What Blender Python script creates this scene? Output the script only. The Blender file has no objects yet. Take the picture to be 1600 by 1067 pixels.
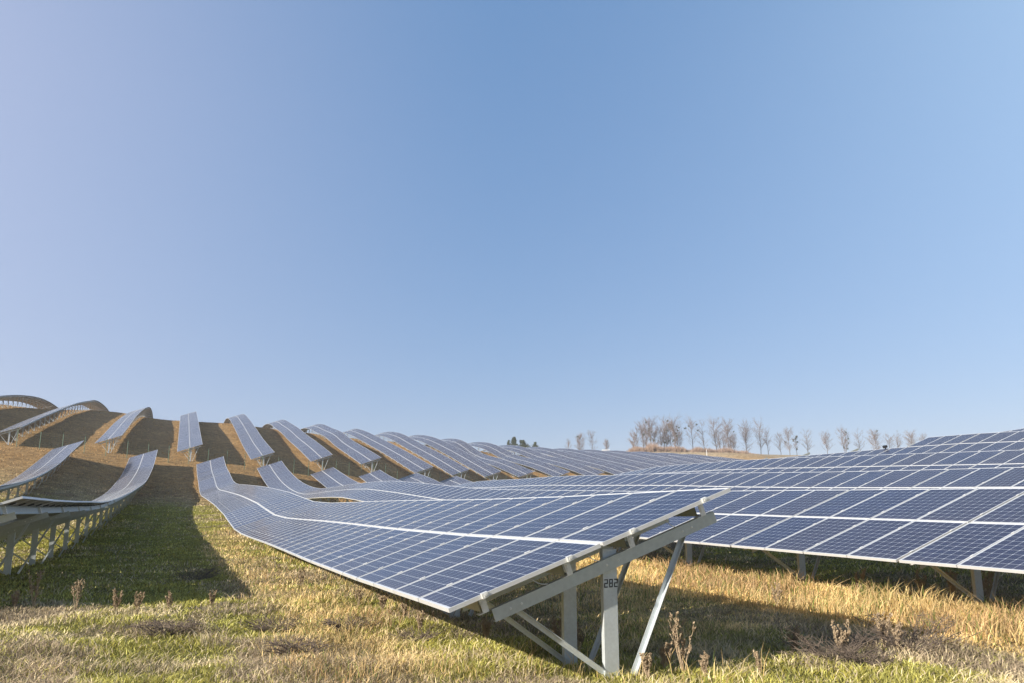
import bpy, math, random
import numpy as np
from mathutils import Matrix, Vector
random.seed(7); RNG = np.random.default_rng(11)
sc = bpy.context.scene
COL = sc.collection
R = math.radians

# ------------------------------------------------------------------ frame of the site
# u runs along the panel rows, v across them (to the right), origin under the camera
AZ = R(-22.1)
D = np.array([math.sin(AZ), math.cos(AZ), 0.0]); E = np.array([math.cos(AZ), -math.sin(AZ), 0.0]); Z = np.array([0, 0, 1.0])
ZO = 1.55                       # eye height above the datum
TILT = R(19.8); ML = 1.645; GAP = 0.03; SP = 1.01
W = (2*ML+GAP)*math.cos(TILT)
def wp(u, v, z=0.0): return u*D + v*E + (z+ZO)*Z

def pchip(pts):
    x = np.array([p[0] for p in pts], float); y = np.array([p[1] for p in pts], float)
    h = np.diff(x); dl = np.diff(y)/h
    m = np.zeros(len(x)); m[0] = dl[0]; m[-1] = dl[-1]
    for i in range(1, len(x)-1):
        m[i] = (dl[i-1]*h[i]+dl[i]*h[i-1])/(h[i]+h[i-1])
    def f(t):
        t = np.asarray(t, float); tt = np.clip(t, x[0], x[-1])
        i = np.clip(np.searchsorted(x, tt)-1, 0, len(x)-2)
        s = (tt-x[i])/h[i]
        val = (y[i]*(1+2*s)*(1-s)**2 + m[i]*h[i]*s*(1-s)**2 + y[i+1]*s*s*(3-2*s) + m[i+1]*h[i]*s*s*(s-1))
        return val
    return f

# profile of the low edge of each row: (u, height relative to the eye)
V0 = 2.37; PT = 7.805
LOW = {
 -2: (-13.24, 20, [(20,-.62),(28,-.5),(40,-.1),(50,.4),(60,.95),(68,1.55),(77,2.5),(87,3.95),(97,5.9),(107.5,8.0)]),
 -1: (-5.43, 15.75, [(15.7,-.74),(20.9,-.69),(27.4,-.58),(34.2,-.45),(37.6,-.32),(48.6,.23),(64,1.15),(81,2.4),(92,3.7),(101,5.0),(107,6.2),(113,7.6)]),
 0: (2.37, 7.36, [(7.3,-.78),(12,-.76),(16.5,-.70),(20.8,-.62),(25.5,-.56),(31,-.49),(34.8,-.40),(38.4,-.16),(43,.22),(48,.53),(54,.88),(65,1.42),(77,1.97),(83,2.25),(88,2.68),(97,4.1),(104,5.15),(112,6.95)]),
 1: (10.18, -6.6, [(-8,-.95),(4,-.72),(7.6,-.64),(9.6,-.59),(12.6,-.51),(15.5,-.44),(17.6,-.38),(23,-.22),(26.7,-.08),(31,.08),(36.8,.33),(40.5,.56),(44.5,.85),(48.5,1.09),(53,1.38),(60,1.6),(66,1.7),(72,1.76),(78,1.8),(84,1.97),(92,2.62),(100.5,3.72),(108.7,5.15),(117,6.85)]),
 2: (17.98, -6.6, [(-8,-.4),(5,-.05),(14.4,.24),(20.1,.43),(26.6,.7),(32.2,.97),(37,1.13),(44,1.41),(51,1.54),(57,1.7),(61,1.72),(64,1.62),(72,1.5),(85,1.9),(95,2.7),(104.5,3.65),(112,4.85),(121.5,6.45)]),
 3: (25.79, -6.6, [(-8,.1),(10,.95),(20,1.36),(26.4,1.65),(29.4,1.77),(35,2.03),(40.7,2.17),(47,2.25),(52,2.0),(60,1.7),(80,1.6),(100,2.9),(113.4,4.35),(121,5.6),(126,6.6)]),
 4: (33.59, 8.6, [(-8,1.6),(15,2.5),(25.5,2.89),(30.5,3.13),(36,3.19),(42,3.27),(50,3.0),(60,2.3),(80,1.6),(100,2.2),(110,3.1),(117.6,4.1),(123.2,5.1),(132.5,6.5)]),
 5: (41.40, 14.6, [(-8,3.5),(20,3.85),(34.5,3.88),(38.5,3.5),(45,3.0),(60,2.2),(80,1.5),(100,2.0),(120,4.0),(128.5,5.15),(135.5,6.3)]),
 6: (49.20, 84.0, [(84,1.4),(96,1.7),(110,2.3),(125,3.9),(138,6.0)]),
}
UP = {
 -3: (-30.6, 119, [(119,12.2),(128,13.6),(152,18.3),(180,22.3),(194,23.8),(220,25.3),(245,25.2),(275,23)]),
 -2: (-21.27, 118, [(118,10.35),(134.7,13.55),(150.8,16.5),(174,20.6),(191,23.2),(208,25.6),(225,27.0),(249,27.9),(265,27.2),(290,24)]),
 -1: (-10.07, 119.5, [(119.5,9.75),(130.5,11.8),(150,15.6),(173.4,19.6),(200,23.6),(213,25.2),(227,26.4),(240,26.8),(252,26.0),(275,23)]),
 0: (-0.02, 120, [(120,9.0),(130,10.85),(140,12.7),(157,16.0),(175,19.3),(190,21.9),(200,23.05),(210,23.5),(225,22.9),(250,20.5)]),
 1: (9.64, 121, [(121,8.3),(138,11.55),(154,15.0),(170,18.4),(185,21.2),(195,22.35),(205,22.6),(220,21.6),(245,19)]),
 2: (18.50, 125, [(125,8.5),(138,11.2),(153,14.1),(165,16.6),(176,18.6),(188,20.7),(198,21.75),(208,21.9),(222,21),(245,18.5)]),
 3: (26.87, 129, [(129,8.55),(140,10.8),(153,13.4),(165,16.2),(174,17.7),(188,20.1),(198,21.1),(208,21.2),(222,20.2),(245,18)]),
 4: (36.67, 133, [(133,7.6),(150,11.3),(160,13.4),(170,15.4),(177,16.8),(190,19.3),(201,20.8),(210,20.9),(222,20.2),(245,18)]),
 5: (44.73, 138, [(138,7.6),(155,11.6),(170,14.9),(188,18.8),(198,20.1),(207,20.6),(215,20.5),(245,18)]),
 6: (52.69, 143, [(143,7.7),(158,11.4),(172,14.8),(188,18.2),(198,19.6),(206,20.2),(215,20.1),(245,18)]),
}
zc = pchip([(56,20.3),(62,19.6),(68,19.3),(74,18.7),(83,18.3),(98,18.0),(119,17.9),(137,17.6),(146,17.0),(152,16.1),(170,15.6)])
for j in range(7, 20):
    v = 52.69+8.0*(j-6); c = float(zc(v+W))
    UP[j] = (v, 146+0.7*(j-7), [(146,8.0+.0*j),(160,11.0),(175,13.6),(190,c-1.6),(199,c-.4),(206,c),(216,c-.2),(245,c-2.2)])
PROF = {}
for tab, off in ((LOW, 0), (UP, 100)):
    for k, (v, u0, pts) in tab.items():
        g_ = pchip(pts); kn = np.append(np.arange(u0, pts[-1][0], 4.07), pts[-1][0]); kz = g_(kn)
        PROF[(off, k)] = (v, u0, pts[-1][0], (lambda t, kn=kn, kz=kz: np.interp(t, kn, kz)))   # rigid tables, kinked at the joints

# direction of a bearing/elevation read off the survey picture (used only to measure where distant things stand)
def ray(x, y):
    f = 1280.72; p = 0.213842
    a = (x-800)/f; b = -(y-533.5)/f
    return np.array([a, math.cos(p)-b*math.sin(p), math.sin(p)+b*math.cos(p)])

# ------------------------------------------------------------------ noise
def vnoise(x, y, seed=0):
    x = np.asarray(x, float); y = np.asarray(y, float)
    xi = np.floor(x).astype(np.int64); yi = np.floor(y).astype(np.int64); fx = x-xi; fy = y-yi
    fx = fx*fx*(3-2*fx); fy = fy*fy*(3-2*fy)
    def h(a, b):
        n = (a*374761393 + b*668265263 + seed*1442695041) & 0xffffffff
        n = ((n ^ (n >> 13))*1274126177) & 0xffffffff
        return ((n ^ (n >> 16)) & 0xffff)/65535.0
    return (h(xi, yi)*(1-fx)+h(xi+1, yi)*fx)*(1-fy) + (h(xi, yi+1)*(1-fx)+h(xi+1, yi+1)*fx)*fy
def fbm(x, y, seed=0, o=4):
    s = 0; a = .5; t = 0
    for i in range(o):
        s = s+a*vnoise(x*2**i, y*2**i, seed+i*17); t += a; a *= .5
    return s/t

# ------------------------------------------------------------------ terrain surface
CLR = 0.74
cp = []
for (off, k), (v, u0, u1, f) in PROF.items():
    s = np.unique(np.concatenate([np.arange(u0, u1, 3.2 if off == 0 else 8.0), [u1]]))
    for u in s:
        cp.append((u, v+W/2, float(f(u))-(CLR if off == 0 else 1.2)))
for v in (-300, -140, -70, -45): 
    for u, z in ((-60,-2.4),(0,-1.6),(30,-1.0),(60,.6),(90,3.6),(108,7.6),(121,11),(150,17),(190,24),(230,27.5),(300,24)):
        cp.append((u, v, z + (0 if v > -100 else .5)))
for v, u, z in ((-20,0,-1.55),(-10,0,-1.5),(-3,0,-1.52),(2,0,-1.55),(-3,8,-1.5),(-12,12,-1.4),(-2.5,14.5,-1.44),(3.9,0,-1.52),(-5,-20,-1.6),(20,-25,-1.0),(-20,-40,-2),
                (45,0,2.6),(60,10,3.0),(60,40,2.0),(60,70,.9),(75,20,3.6),(75,100,1.5),(75,130,4.2),(95,60,2.5),(95,100,3),(95,130,5),(130,60,4),(130,100,5),(130,130,7),
                (165,60,6),(165,130,9),(165,170,12.6),(175,205,16.2),(200,205,16.5),(230,205,17),
                (100,300,15),(60,300,14),(20,300,16),(-20,320,20),(120,262,18.5),(152,262,22.0),(185,262,22.8),(225,262,22.8),(260,262,23.0),(300,262,23.5),(100,250,18),
                (170,235,20.2),(200,235,20.0),(230,235,20.3),(290,205,18),(290,130,12),(290,40,6),(400,100,12),(400,262,24),(180,330,24),(260,330,25),(360,330,26),
                (60,400,14),(-60,400,20),(-250,400,22),(200,450,24),(400,450,26)):
    cp.append((u, v, z))
cp = np.array(cp)
CS = 1.0
def kern(r2): return r2*np.log(r2+1e-9)*.5
def feat(a, b):
    d2 = ((a[:, None, 0]-b[None, :, 0])**2+(a[:, None, 1]-b[None, :, 1])**2*1.0)/2500.0
    return kern(d2)
n = len(cp)
Kx = feat(cp, cp)+np.eye(n)*2e-5
Pm = np.c_[np.ones(n), cp[:, 0]/50, cp[:, 1]/50]
Am = np.block([[Kx, Pm], [Pm.T, np.zeros((3, 3))]])
sol = np.linalg.solve(Am, np.r_[cp[:, 2], 0, 0, 0])
def ground_raw(u, v):
    shp = np.shape(u); p = np.c_[np.ravel(u), np.ravel(v)].astype(float)
    q = p.copy(); q[:, 0] = np.clip(q[:, 0], -60, 450); q[:, 1] = np.clip(q[:, 1], -300, 400)
    out = np.zeros(len(p))
    for s in range(0, len(p), 20000):
        b = q[s:s+20000]
        out[s:s+20000] = feat(b, cp)@sol[:n] + sol[n]+sol[n+1]*b[:, 0]/50+sol[n+2]*b[:, 1]/50
    return out.reshape(shp)
def stretch(core, far, n0, g):
    a = list(core); s = core[-1]-core[-2]; x = core[-1]
    while x < far: s *= g; x += s; a.append(x)
    b = []; s = core[1]-core[0]; x = core[0]
    while x > -far: s *= g; x -= s; b.append(x)
    return np.array(b[::-1]+a)
GU = stretch(np.concatenate([np.arange(0, 40, .5), np.arange(40, 130, 1.0), np.arange(130, 290, 2.0)]), 3500, 0, 1.25)
GV = stretch(np.concatenate([np.arange(-34, -16, 1.0), np.arange(-16, 26, .5), np.arange(26, 90, 1.5), np.arange(90, 260, 3.0)]), 3500, 0, 1.25)
UU, VV = np.meshgrid(GU, GV, indexing='ij')
ZZ = ground_raw(UU, VV)
_fx = ((700,716),(800,714),(860,712),(940,709),(975,707.5),(1000,706),(1050,707),(1100,709),(1135,711),(1160,711.5),(1217,712.5),(1300,713),(1445,714),(1650,716))
_r = [ray(*q) for q in _fx]; _v = [256*float(q@E)/float(q@D) for q in _r]; _z = [256*float(q[2])/float(q@D) for q in _r]
_ridge = np.interp(VV, _v, _z)
_w = (lambda t: t*t*(3-2*t))(np.clip((UU-222)/26, 0, 1))*np.clip((VV-60)/20, 0, 1)
ZZ = ZZ*(1-_w)+(_ridge-.03*np.clip(256-UU, 0, 40)*.5)*_w
ZZ = ZZ + (fbm(UU*.35, VV*.35, 3)-.5)*.16 + (fbm(UU*1.3, VV*1.3, 5, 2)-.5)*.06
def ground(u, v):
    u = np.asarray(u, float); v = np.asarray(v, float)
    i = np.clip(np.searchsorted(GU, u)-1, 0, len(GU)-2); j = np.clip(np.searchsorted(GV, v)-1, 0, len(GV)-2)
    s = (u-GU[i])/(GU[i+1]-GU[i]); t = (v-GV[j])/(GV[j+1]-GV[j])
    return (ZZ[i, j]*(1-s)+ZZ[i+1, j]*s)*(1-t)+(ZZ[i, j+1]*(1-s)+ZZ[i+1, j+1]*s)*t

def sstep(a, b, x): t = np.clip((x-a)/(b-a), 0, 1); return t*t*(3-2*t)
def band(x, a, b, s=.5): return sstep(a-s, a+s, x)*(1-sstep(b-s, b+s, x))
def fields(u, v):
    """green, gold, brown weights of the vegetation at a place"""
    nz = fbm(u*.22, v*.22, 21, 4); nf = fbm(u*.9, v*.9, 33, 3)
    green = sstep(.35, .54, nz*.5+nf*.5)
    green = green*(1-.85*sstep(70, 92, u))
    lush = band(v, -4.8, .8, 1.2)*band(u, 17, 78, 3)
    green = np.clip(green*.9 + lush*.75, 0, 1)
    green = np.clip(green+.55*band(v, -.5, 2.4, .9)*band(u, 15, 70, 3), 0, 1)
    lushc = band(v, -14, -5.5, 1.5)*band(u, 14, 60, 4); green = np.clip(green+lushc*.5, 0, 1)
    gold = np.zeros_like(u)
    wob = (fbm(u*.3, v*.3+7, 61, 3)-.5)*1.6
    gold = np.maximum(gold, band(v+wob*.6, 1.5, 3.0, .4)*band(u, 8.6, 46, 2)*.55)
    gold = np.maximum(gold, band(v+wob*.5, 8.5, 11.6, .4)*sstep(-8, -2, u)*(1-sstep(60, 80, u)))
    gold = np.maximum(gold, band(v+wob, 5.2, 8.8, .7)*band(u+wob, 9.0, 60, 1.0)*.65)
    gold = np.maximum(gold, sstep(95, 112, u))
    gold = np.maximum(gold, sstep(18, 30, v)*.8)
    green = green*(1-.8*gold)
    brown = sstep(.50, .62, fbm(u*.55+9, v*.75, 41, 4))*(1-.6*gold)
    brown = brown*(1-.7*lush)
    return green, gold, brown
def albedo(u, v, rnd=None):
    g, o, b = fields(u, v)
    G = np.array([.23, .22, .034]); T = np.array([.38, .315, .18]); O = np.array([.62, .45, .18]); B = np.array([.18, .135, .090])
    H = np.array([.38, .235, .10])
    c = T[None, :]*np.ones((np.size(u), 1))
    g = np.ravel(g)[:, None]; o = np.ravel(o)[:, None]; b = np.ravel(b)[:, None]
    c = c*(1-o)+O*o; c = c*(1-.75*b)+B*.75*b; c = c*(1-g)+G*g
    h = sstep(70, 105, np.ravel(u))[:, None]
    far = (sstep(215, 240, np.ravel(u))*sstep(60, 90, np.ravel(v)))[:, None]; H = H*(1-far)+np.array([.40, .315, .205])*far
    c = c*(1-h)+H*(.8+.5*np.ravel(fbm(u*.2, v*.2, 77))[:, None])*h
    return c

# ------------------------------------------------------------------ mesh helpers
def mesh_obj(name, verts, faces, mats, parent=None, midx=None, uvs=None, smooth=False, data=None):
    if data is None:
        me = bpy.data.meshes.new(name)
        me.from_pydata([tuple(map(float, q)) for q in verts], [], faces)
        for m in (mats if isinstance(mats, (list, tuple)) else [mats]): me.materials.append(m)
        if midx is not None: me.polygons.foreach_set('material_index', midx)
        if uvs is not None:
            l = me.uv_layers.new(name='UVMap'); l.data.foreach_set('uv', np.ravel(uvs))
        if smooth: me.polygons.foreach_set('use_smooth', [True]*len(me.polygons))
        me.update()
    else: me = data
    o = bpy.data.objects.new(name, me); COL.objects.link(o)
    if parent is not None: o.parent = parent
    return o
def tag(o, label=None, cat=None, group=None, kind=None):
    if label: o['label'] = label
    if cat: o['category'] = cat
    if group: o['group'] = group
    if kind: o['kind'] = kind
    return o
def empty(name, loc):
    o = bpy.data.objects.new(name, None); COL.objects.link(o); o.location = loc; o.empty_display_size = .2
    return o
class MB:
    def __init__(s): s.v = []; s.f = []; s.m = []; s.uv = []
    def add(s, vs, fs, m=0, uvs=None):
        b = len(s.v); s.v += [tuple(q) for q in vs]
        for i, f in enumerate(fs):
            s.f.append(tuple(b+k for k in f)); s.m.append(m)
            s.uv += (uvs[i] if uvs else [(0.5, 0.5)]*len(f))
    def box(s, x0, x1, y0, y1, z0, z1, m=0):
        s.add([(x0,y0,z0),(x1,y0,z0),(x1,y1,z0),(x0,y1,z0),(x0,y0,z1),(x1,y0,z1),(x1,y1,z1),(x0,y1,z1)],
              [(0,3,2,1),(4,5,6,7),(0,1,5,4),(1,2,6,5),(2,3,7,6),(3,0,4,7)], m)
    def sweep(s, a, b, prof, up=(0, 0, 1), m=0):
        """extrude a closed 2-D outline (side, up) from a to b"""
        a = Vector(a); b = Vector(b); d = (b-a).normalized(); upv = Vector(up)
        side = d.cross(upv); side.normalize(); upv = side.cross(d)
        n = len(prof); vs = []
        for p in (a, b): vs += [tuple(p+side*x+upv*y) for x, y in prof]
        fs = [(i, (i+1) % n, n+(i+1) % n, n+i) for i in range(n)]
        # end caps as small quads are fine for the thin open sections
        fs += [tuple(range(n))[::-1], tuple(range(n, 2*n))]
        s.add(vs, fs, m)
    def tube(s, pts, rad, n=6, m=0):
        pts = [Vector(p) for p in pts]
        if not isinstance(rad, (list, tuple)): rad = [rad]*len(pts)
        vs = []; fs = []
        for i, p in enumerate(pts):
            d = (pts[min(i+1, len(pts)-1)]-pts[max(i-1, 0)]).normalized()
            r = Vector((0, 0, 1)) if abs(d.z) < .9 else Vector((1, 0, 0))
            x = d.cross(r).normalized(); y = x.cross(d)
            for k in range(n):
                a = 2*math.pi*k/n; vs.append(tuple(p+(x*math.cos(a)+y*math.sin(a))*rad[i]))
        for i in range(len(pts)-1):
            for k in range(n): fs.append((i*n+k, i*n+(k+1) % n, (i+1)*n+(k+1) % n, (i+1)*n+k))
        fs += [tuple(range(n))[::-1], tuple((len(pts)-1)*n+k for k in range(n))]
        s.add(vs, fs, m)
    def build(s, name, mats, parent=None, smooth=False):
        return mesh_obj(name, s.v, s.f, mats, parent, s.m, s.uv, smooth)

# ------------------------------------------------------------------ materials
def newmat(name):
    m = bpy.data.materials.new(name); m.use_nodes = True; nt = m.node_tree
    return m, nt, nt.nodes['Principled BSDF']
def nd(nt, t, **kw):
    x = nt.nodes.new(t)
    for k, v in kw.items(): setattr(x, k, v)
    return x
def math_(nt, op, a, b=None, c=None):
    x = nd(nt, 'ShaderNodeMath', operation=op)
    for i, q in enumerate((a, b, c)):
        if q is None: continue
        if isinstance(q, (int, float)): x.inputs[i].default_value = q
        else: nt.links.new(q, x.inputs[i])
    return x.outputs[0]
def mixc(nt, fac, a, b, mode='MIX'):
    x = nd(nt, 'ShaderNodeMix', data_type='RGBA', blend_type=mode)
    for s_, q in ((x.inputs[0], fac), (x.inputs[6], a), (x.inputs[7], b)):
        if isinstance(q, (int, float)): s_.default_value = q
        elif isinstance(q, tuple): s_.default_value = (*q, 1)
        else: nt.links.new(q, s_)
    return x.outputs[2]

def m_glass():
    m, nt, p = newmat('solar_cells'); L = nt.links.new
    uv = nd(nt, 'ShaderNodeUVMap', uv_map='UVMap'); sep = nd(nt, 'ShaderNodeSeparateXYZ'); L(uv.outputs[0], sep.inputs[0])
    X, Y = sep.outputs[0], sep.outputs[1]
    fx = math_(nt, 'FRACT', X); fy = math_(nt, 'FRACT', Y)
    ix = math_(nt, 'FLOOR', X); iy = math_(nt, 'FLOOR', Y)
    # margins of white backsheet round the block of cells
    cx = math_(nt, 'MULTIPLY', math_(nt, 'SUBTRACT', fx, .014), 6/.972)
    cy = math_(nt, 'MULTIPLY', math_(nt, 'SUBTRACT', fy, .012), 10/.976)
    gx = math_(nt, 'ABSOLUTE', math_(nt, 'SUBTRACT', math_(nt, 'FRACT', cx), .5))
    gy = math_(nt, 'ABSOLUTE', math_(nt, 'SUBTRACT', math_(nt, 'FRACT', cy), .5))
    l1 = math_(nt, 'GREATER_THAN', gx, .4855); l2 = math_(nt, 'GREATER_THAN', gy, .4855)
    l3 = math_(nt, 'GREATER_THAN', math_(nt, 'ADD', gx, gy), .915)
    o1 = math_(nt, 'GREATER_THAN', math_(nt, 'ABSOLUTE', math_(nt, 'SUBTRACT', cx, 3.0)), 3.0)
    o2 = math_(nt, 'GREATER_THAN', math_(nt, 'ABSOLUTE', math_(nt, 'SUBTRACT', cy, 5.0)), 5.0)
    line = math_(nt, 'MAXIMUM', math_(nt, 'MAXIMUM', l1, l2), math_(nt, 'MAXIMUM', l3, math_(nt, 'MAXIMUM', o1, o2)))
    bb = math_(nt, 'ABSOLUTE', math_(nt, 'SUBTRACT', math_(nt, 'FRACT', math_(nt, 'ADD', math_(nt, 'MULTIPLY', cx, 4.0), 0.0)), .5))
    bus = math_(nt, 'LESS_THAN', bb, .032)
    # cell to cell and module to module variation
    comb = nd(nt, 'ShaderNodeCombineXYZ'); L(math_(nt, 'FLOOR', cx), comb.inputs[0]); L(math_(nt, 'FLOOR', cy), comb.inputs[1])
    oi = nd(nt, 'ShaderNodeObjectInfo')
    L(math_(nt, 'ADD', math_(nt, 'MULTIPLY', ix, 7.13), math_(nt, 'MULTIPLY', oi.outputs['Random'], 91.0)), comb.inputs[2])
    wn = nd(nt, 'ShaderNodeTexWhiteNoise', noise_dimensions='3D'); L(comb.outputs[0], wn.inputs[0])
    comb2 = nd(nt, 'ShaderNodeCombineXYZ'); L(ix, comb2.inputs[0]); L(iy, comb2.inputs[1]); L(math_(nt, 'MULTIPLY', oi.outputs['Random'], 91.0), comb2.inputs[2])
    wm = nd(nt, 'ShaderNodeTexWhiteNoise', noise_dimensions='3D'); L(comb2.outputs[0], wm.inputs[0])
    c = mixc(nt, wn.outputs[0], (.012, .019, .058), (.020, .030, .082))
    c = mixc(nt, math_(nt, 'MULTIPLY', wm.outputs[0], .75), c, (.030, .030, .058))
    # crystalline grain
    tc = nd(nt, 'ShaderNodeTexCoord'); vo = nd(nt, 'ShaderNodeTexVoronoi'); vo.inputs['Scale'].default_value = 60
    L(tc.outputs['Object'], vo.inputs['Vector'])
    c = mixc(nt, .12, c, vo.outputs['Color'], 'OVERLAY')
    c = mixc(nt, math_(nt, 'MULTIPLY', bus, .55), c, (.30, .33, .38))
    c = mixc(nt, line, c, (.52, .56, .62))
    # thin dust film, heavier in blotches and along the lower frame
    no = nd(nt, 'ShaderNodeTexNoise'); no.inputs['Scale'].default_value = 2.2; no.inputs['Detail'].default_value = 6; L(tc.outputs['Object'], no.inputs['Vector'])
    edge = math_(nt, 'POWER', math_(nt, 'SUBTRACT', 1.0, fy), 14.0)
    dust = math_(nt, 'ADD', math_(nt, 'MULTIPLY', no.outputs[0], .022), math_(nt, 'MULTIPLY', edge, .07))
    c = mixc(nt, dust, c, (.42, .38, .34))
    L(c, p.inputs['Base Color'])
    p.inputs['Roughness'].default_value = .5; p.inputs['Specular IOR Level'].default_value = .04
    p.inputs['Coat Weight'].default_value = .62; p.inputs['Coat IOR'].default_value = 1.25; p.inputs['Coat Roughness'].default_value = .14
    return m
def m_metal(name, col, rough=.4, met=.6, var=.25, scale=9):
    m, nt, p = newmat(name); L = nt.links.new
    tc = nd(nt, 'ShaderNodeTexCoord'); no = nd(nt, 'ShaderNodeTexNoise'); no.inputs['Scale'].default_value = scale; no.inputs['Detail'].default_value = 8
    L(tc.outputs['Object'], no.inputs['Vector'])
    vo = nd(nt, 'ShaderNodeTexVoronoi'); vo.inputs['Scale'].default_value = scale*3; L(tc.outputs['Object'], vo.inputs['Vector'])
    k = math_(nt, 'ADD', math_(nt, 'MULTIPLY', no.outputs[0], .8), math_(nt, 'MULTIPLY', vo.outputs['Distance'], .4))
    c = mixc(nt, k, tuple(q*(1-var) for q in col), tuple(min(1, q*(1+var)) for q in col))
    L(c, p.inputs['Base Color']); p.inputs['Metallic'].default_value = met
    L(math_(nt, 'ADD', math_(nt, 'MULTIPLY', no.outputs[0], .25), rough-.1), p.inputs['Roughness'])
    bp = nd(nt, 'ShaderNodeBump'); bp.inputs['Strength'].default_value = .08; L(no.outputs[0], bp.inputs['Height']); L(bp.outputs[0], p.inputs['Normal'])
    return m
def m_plain(name, col, rough=.7, var=.3, scale=6):
    m, nt, p = newmat(name); L = nt.links.new
    tc = nd(nt, 'ShaderNodeTexCoord'); no = nd(nt, 'ShaderNodeTexNoise'); no.inputs['Scale'].default_value = scale; no.inputs['Detail'].default_value = 5
    L(tc.outputs['Object'], no.inputs['Vector'])
    L(mixc(nt, no.outputs[0], tuple(q*(1-var) for q in col), tuple(min(1, q*(1+var)) for q in col)), p.inputs['Base Color'])
    p.inputs['Roughness'].default_value = rough
    return m
def m_grass():
    m, nt, p = newmat('grass_blades'); L = nt.links.new
    at = nd(nt, 'ShaderNodeAttribute', attribute_name='Col'); L(at.outputs['Color'], p.inputs['Base Color'])
    p.inputs['Roughness'].default_value = .75; p.inputs['Specular IOR Level'].default_value = .2
    tr = nd(nt, 'ShaderNodeBsdfTranslucent'); L(at.outputs['Color'], tr.inputs['Color'])
    mx = nd(nt, 'ShaderNodeMixShader'); mx.inputs[0].default_value = .25
    L(p.outputs[0], mx.inputs[1]); L(tr.outputs[0], mx.inputs[2]); L(mx.outputs[0], nt.nodes['Material Output'].inputs[0])
    return m
def m_ground():
    m, nt, p = newmat('meadow_ground'); L = nt.links.new
    at = nd(nt, 'ShaderNodeAttribute', attribute_name='Col')
    tc = nd(nt, 'ShaderNodeTexCoord')
    n1 = nd(nt, 'ShaderNodeTexNoise'); n1.inputs['Scale'].default_value = 1.1; n1.inputs['Detail'].default_value = 9; n1.inputs['Roughness'].default_value = .7; L(tc.outputs['Object'], n1.inputs['Vector'])
    n2 = nd(nt, 'ShaderNodeTexNoise'); n2.inputs['Scale'].default_value = 9; n2.inputs['Detail'].default_value = 6; n2.inputs['Roughness'].default_value = .8; L(tc.outputs['Object'], n2.inputs['Vector'])
    mp = nd(nt, 'ShaderNodeMapRange'); mp.inputs[1].default_value = .3; mp.inputs[2].default_value = .7; mp.inputs[3].default_value = .45; mp.inputs[4].default_value = 1.45; L(n1.outputs[0], mp.inputs[0])
    mp2 = nd(nt, 'ShaderNodeMapRange'); mp2.inputs[1].default_value = .3; mp2.inputs[2].default_value = .7; mp2.inputs[3].default_value = .6; mp2.inputs[4].default_value = 1.35; L(n2.outputs[0], mp2.inputs[0])
    k = math_(nt, 'MULTIPLY', mp.outputs[0], mp2.outputs[0])
    vm = nd(nt, 'ShaderNodeVectorMath', operation='SCALE'); L(at.outputs['Color'], vm.inputs[0]); L(k, vm.inputs['Scale'])
    L(vm.outputs[0], p.inputs['Base Color']); p.inputs['Roughness'].default_value = .95; p.inputs['Specular IOR Level'].default_value = .1
    bp = nd(nt, 'ShaderNodeBump'); bp.inputs['Strength'].default_value = .8; bp.inputs['Distance'].default_value = .12
    L(math_(nt, 'ADD', n2.outputs[0], n1.outputs[0]), bp.inputs['Height']); L(bp.outputs[0], p.inputs['Normal'])
    return m
M_CELL = m_glass()
M_ALU = m_metal('aluminium_frame', (.74, .74, .73), .42, .35, .06, 4)
M_BACK = m_plain('backsheet', (.27, .25, .23), .6, .08)
M_GALV = m_metal('galvanised_steel', (.60, .64, .65), .5, .4, .16, 11)
M_GALVD = m_metal('zinc_channel', (.52, .55, .52), .5, .4, .16, 7)
M_ZINC = m_metal('bright_zinc_bracket', (.80, .80, .76), .4, .35, .1, 14)
M_INK = m_plain('black_marker', (.012, .013, .016), .8, .2)
M_CABLE = m_plain('white_cable', (.72, .72, .70), .5, .1)
M_GREENP = m_plain('green_painted_steel', (.09, .16, .10), .5, .2)
M_GRASS = m_grass(); M_GROUND = m_ground()
M_BARK = m_plain('grey_bark', (.13, .105, .09), .9, .35, 3)
M_TWIG = m_plain('reddish_twigs', (.22, .165, .14), .9, .3, 3)
M_MISTLE = m_plain('mistletoe_green', (.045, .065, .020), .8, .4, 8)
M_BRUSH = m_plain('dry_brush', (.36, .25, .185), .9, .35, 2)
M_EVERG = m_plain('pine_green', (.10, .13, .075), .8, .5, 3)
M_WHITE = m_plain('white_sheet_metal', (.78, .78, .77), .5, .05)
M_DARK = m_plain('dark_plastic', (.02, .02, .022), .5, .2)
M_WEED = m_plain('dry_weed_stalks', (.42, .32, .21), .9, .35, 9)

# ------------------------------------------------------------------ ground
NU, NV = len(GU), len(GV)
P3 = (UU[..., None]*D+VV[..., None]*E); P3[..., 2] = ZZ+ZO
idx = np.arange(NU*NV).reshape(NU, NV)
quads = np.stack([idx[:-1, :-1], idx[:-1, 1:], idx[1:, 1:], idx[1:, :-1]], -1).reshape(-1, 4)[:, ::-1]
def big_mesh(name, verts, loops, nper, mat, cols):
    me = bpy.data.meshes.new(name)
    me.vertices.add(len(verts)); me.vertices.foreach_set('co', np.ravel(verts).astype(np.float32))
    me.loops.add(len(loops)); me.loops.foreach_set('vertex_index', loops.astype(np.int32))
    nf = len(loops)//nper
    me.polygons.add(nf); me.polygons.foreach_set('loop_start', np.arange(0, nf*nper, nper, dtype=np.int32))
    me.update(calc_edges=True); me.validate()
    a = me.color_attributes.new('Col', 'FLOAT_COLOR', 'POINT')
    a.data.foreach_set('color', np.c_[cols, np.ones(len(cols))].astype(np.float32).ravel())
    me.materials.append(mat)
    return me
alb = albedo(np.ravel(UU), np.ravel(VV))
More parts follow.
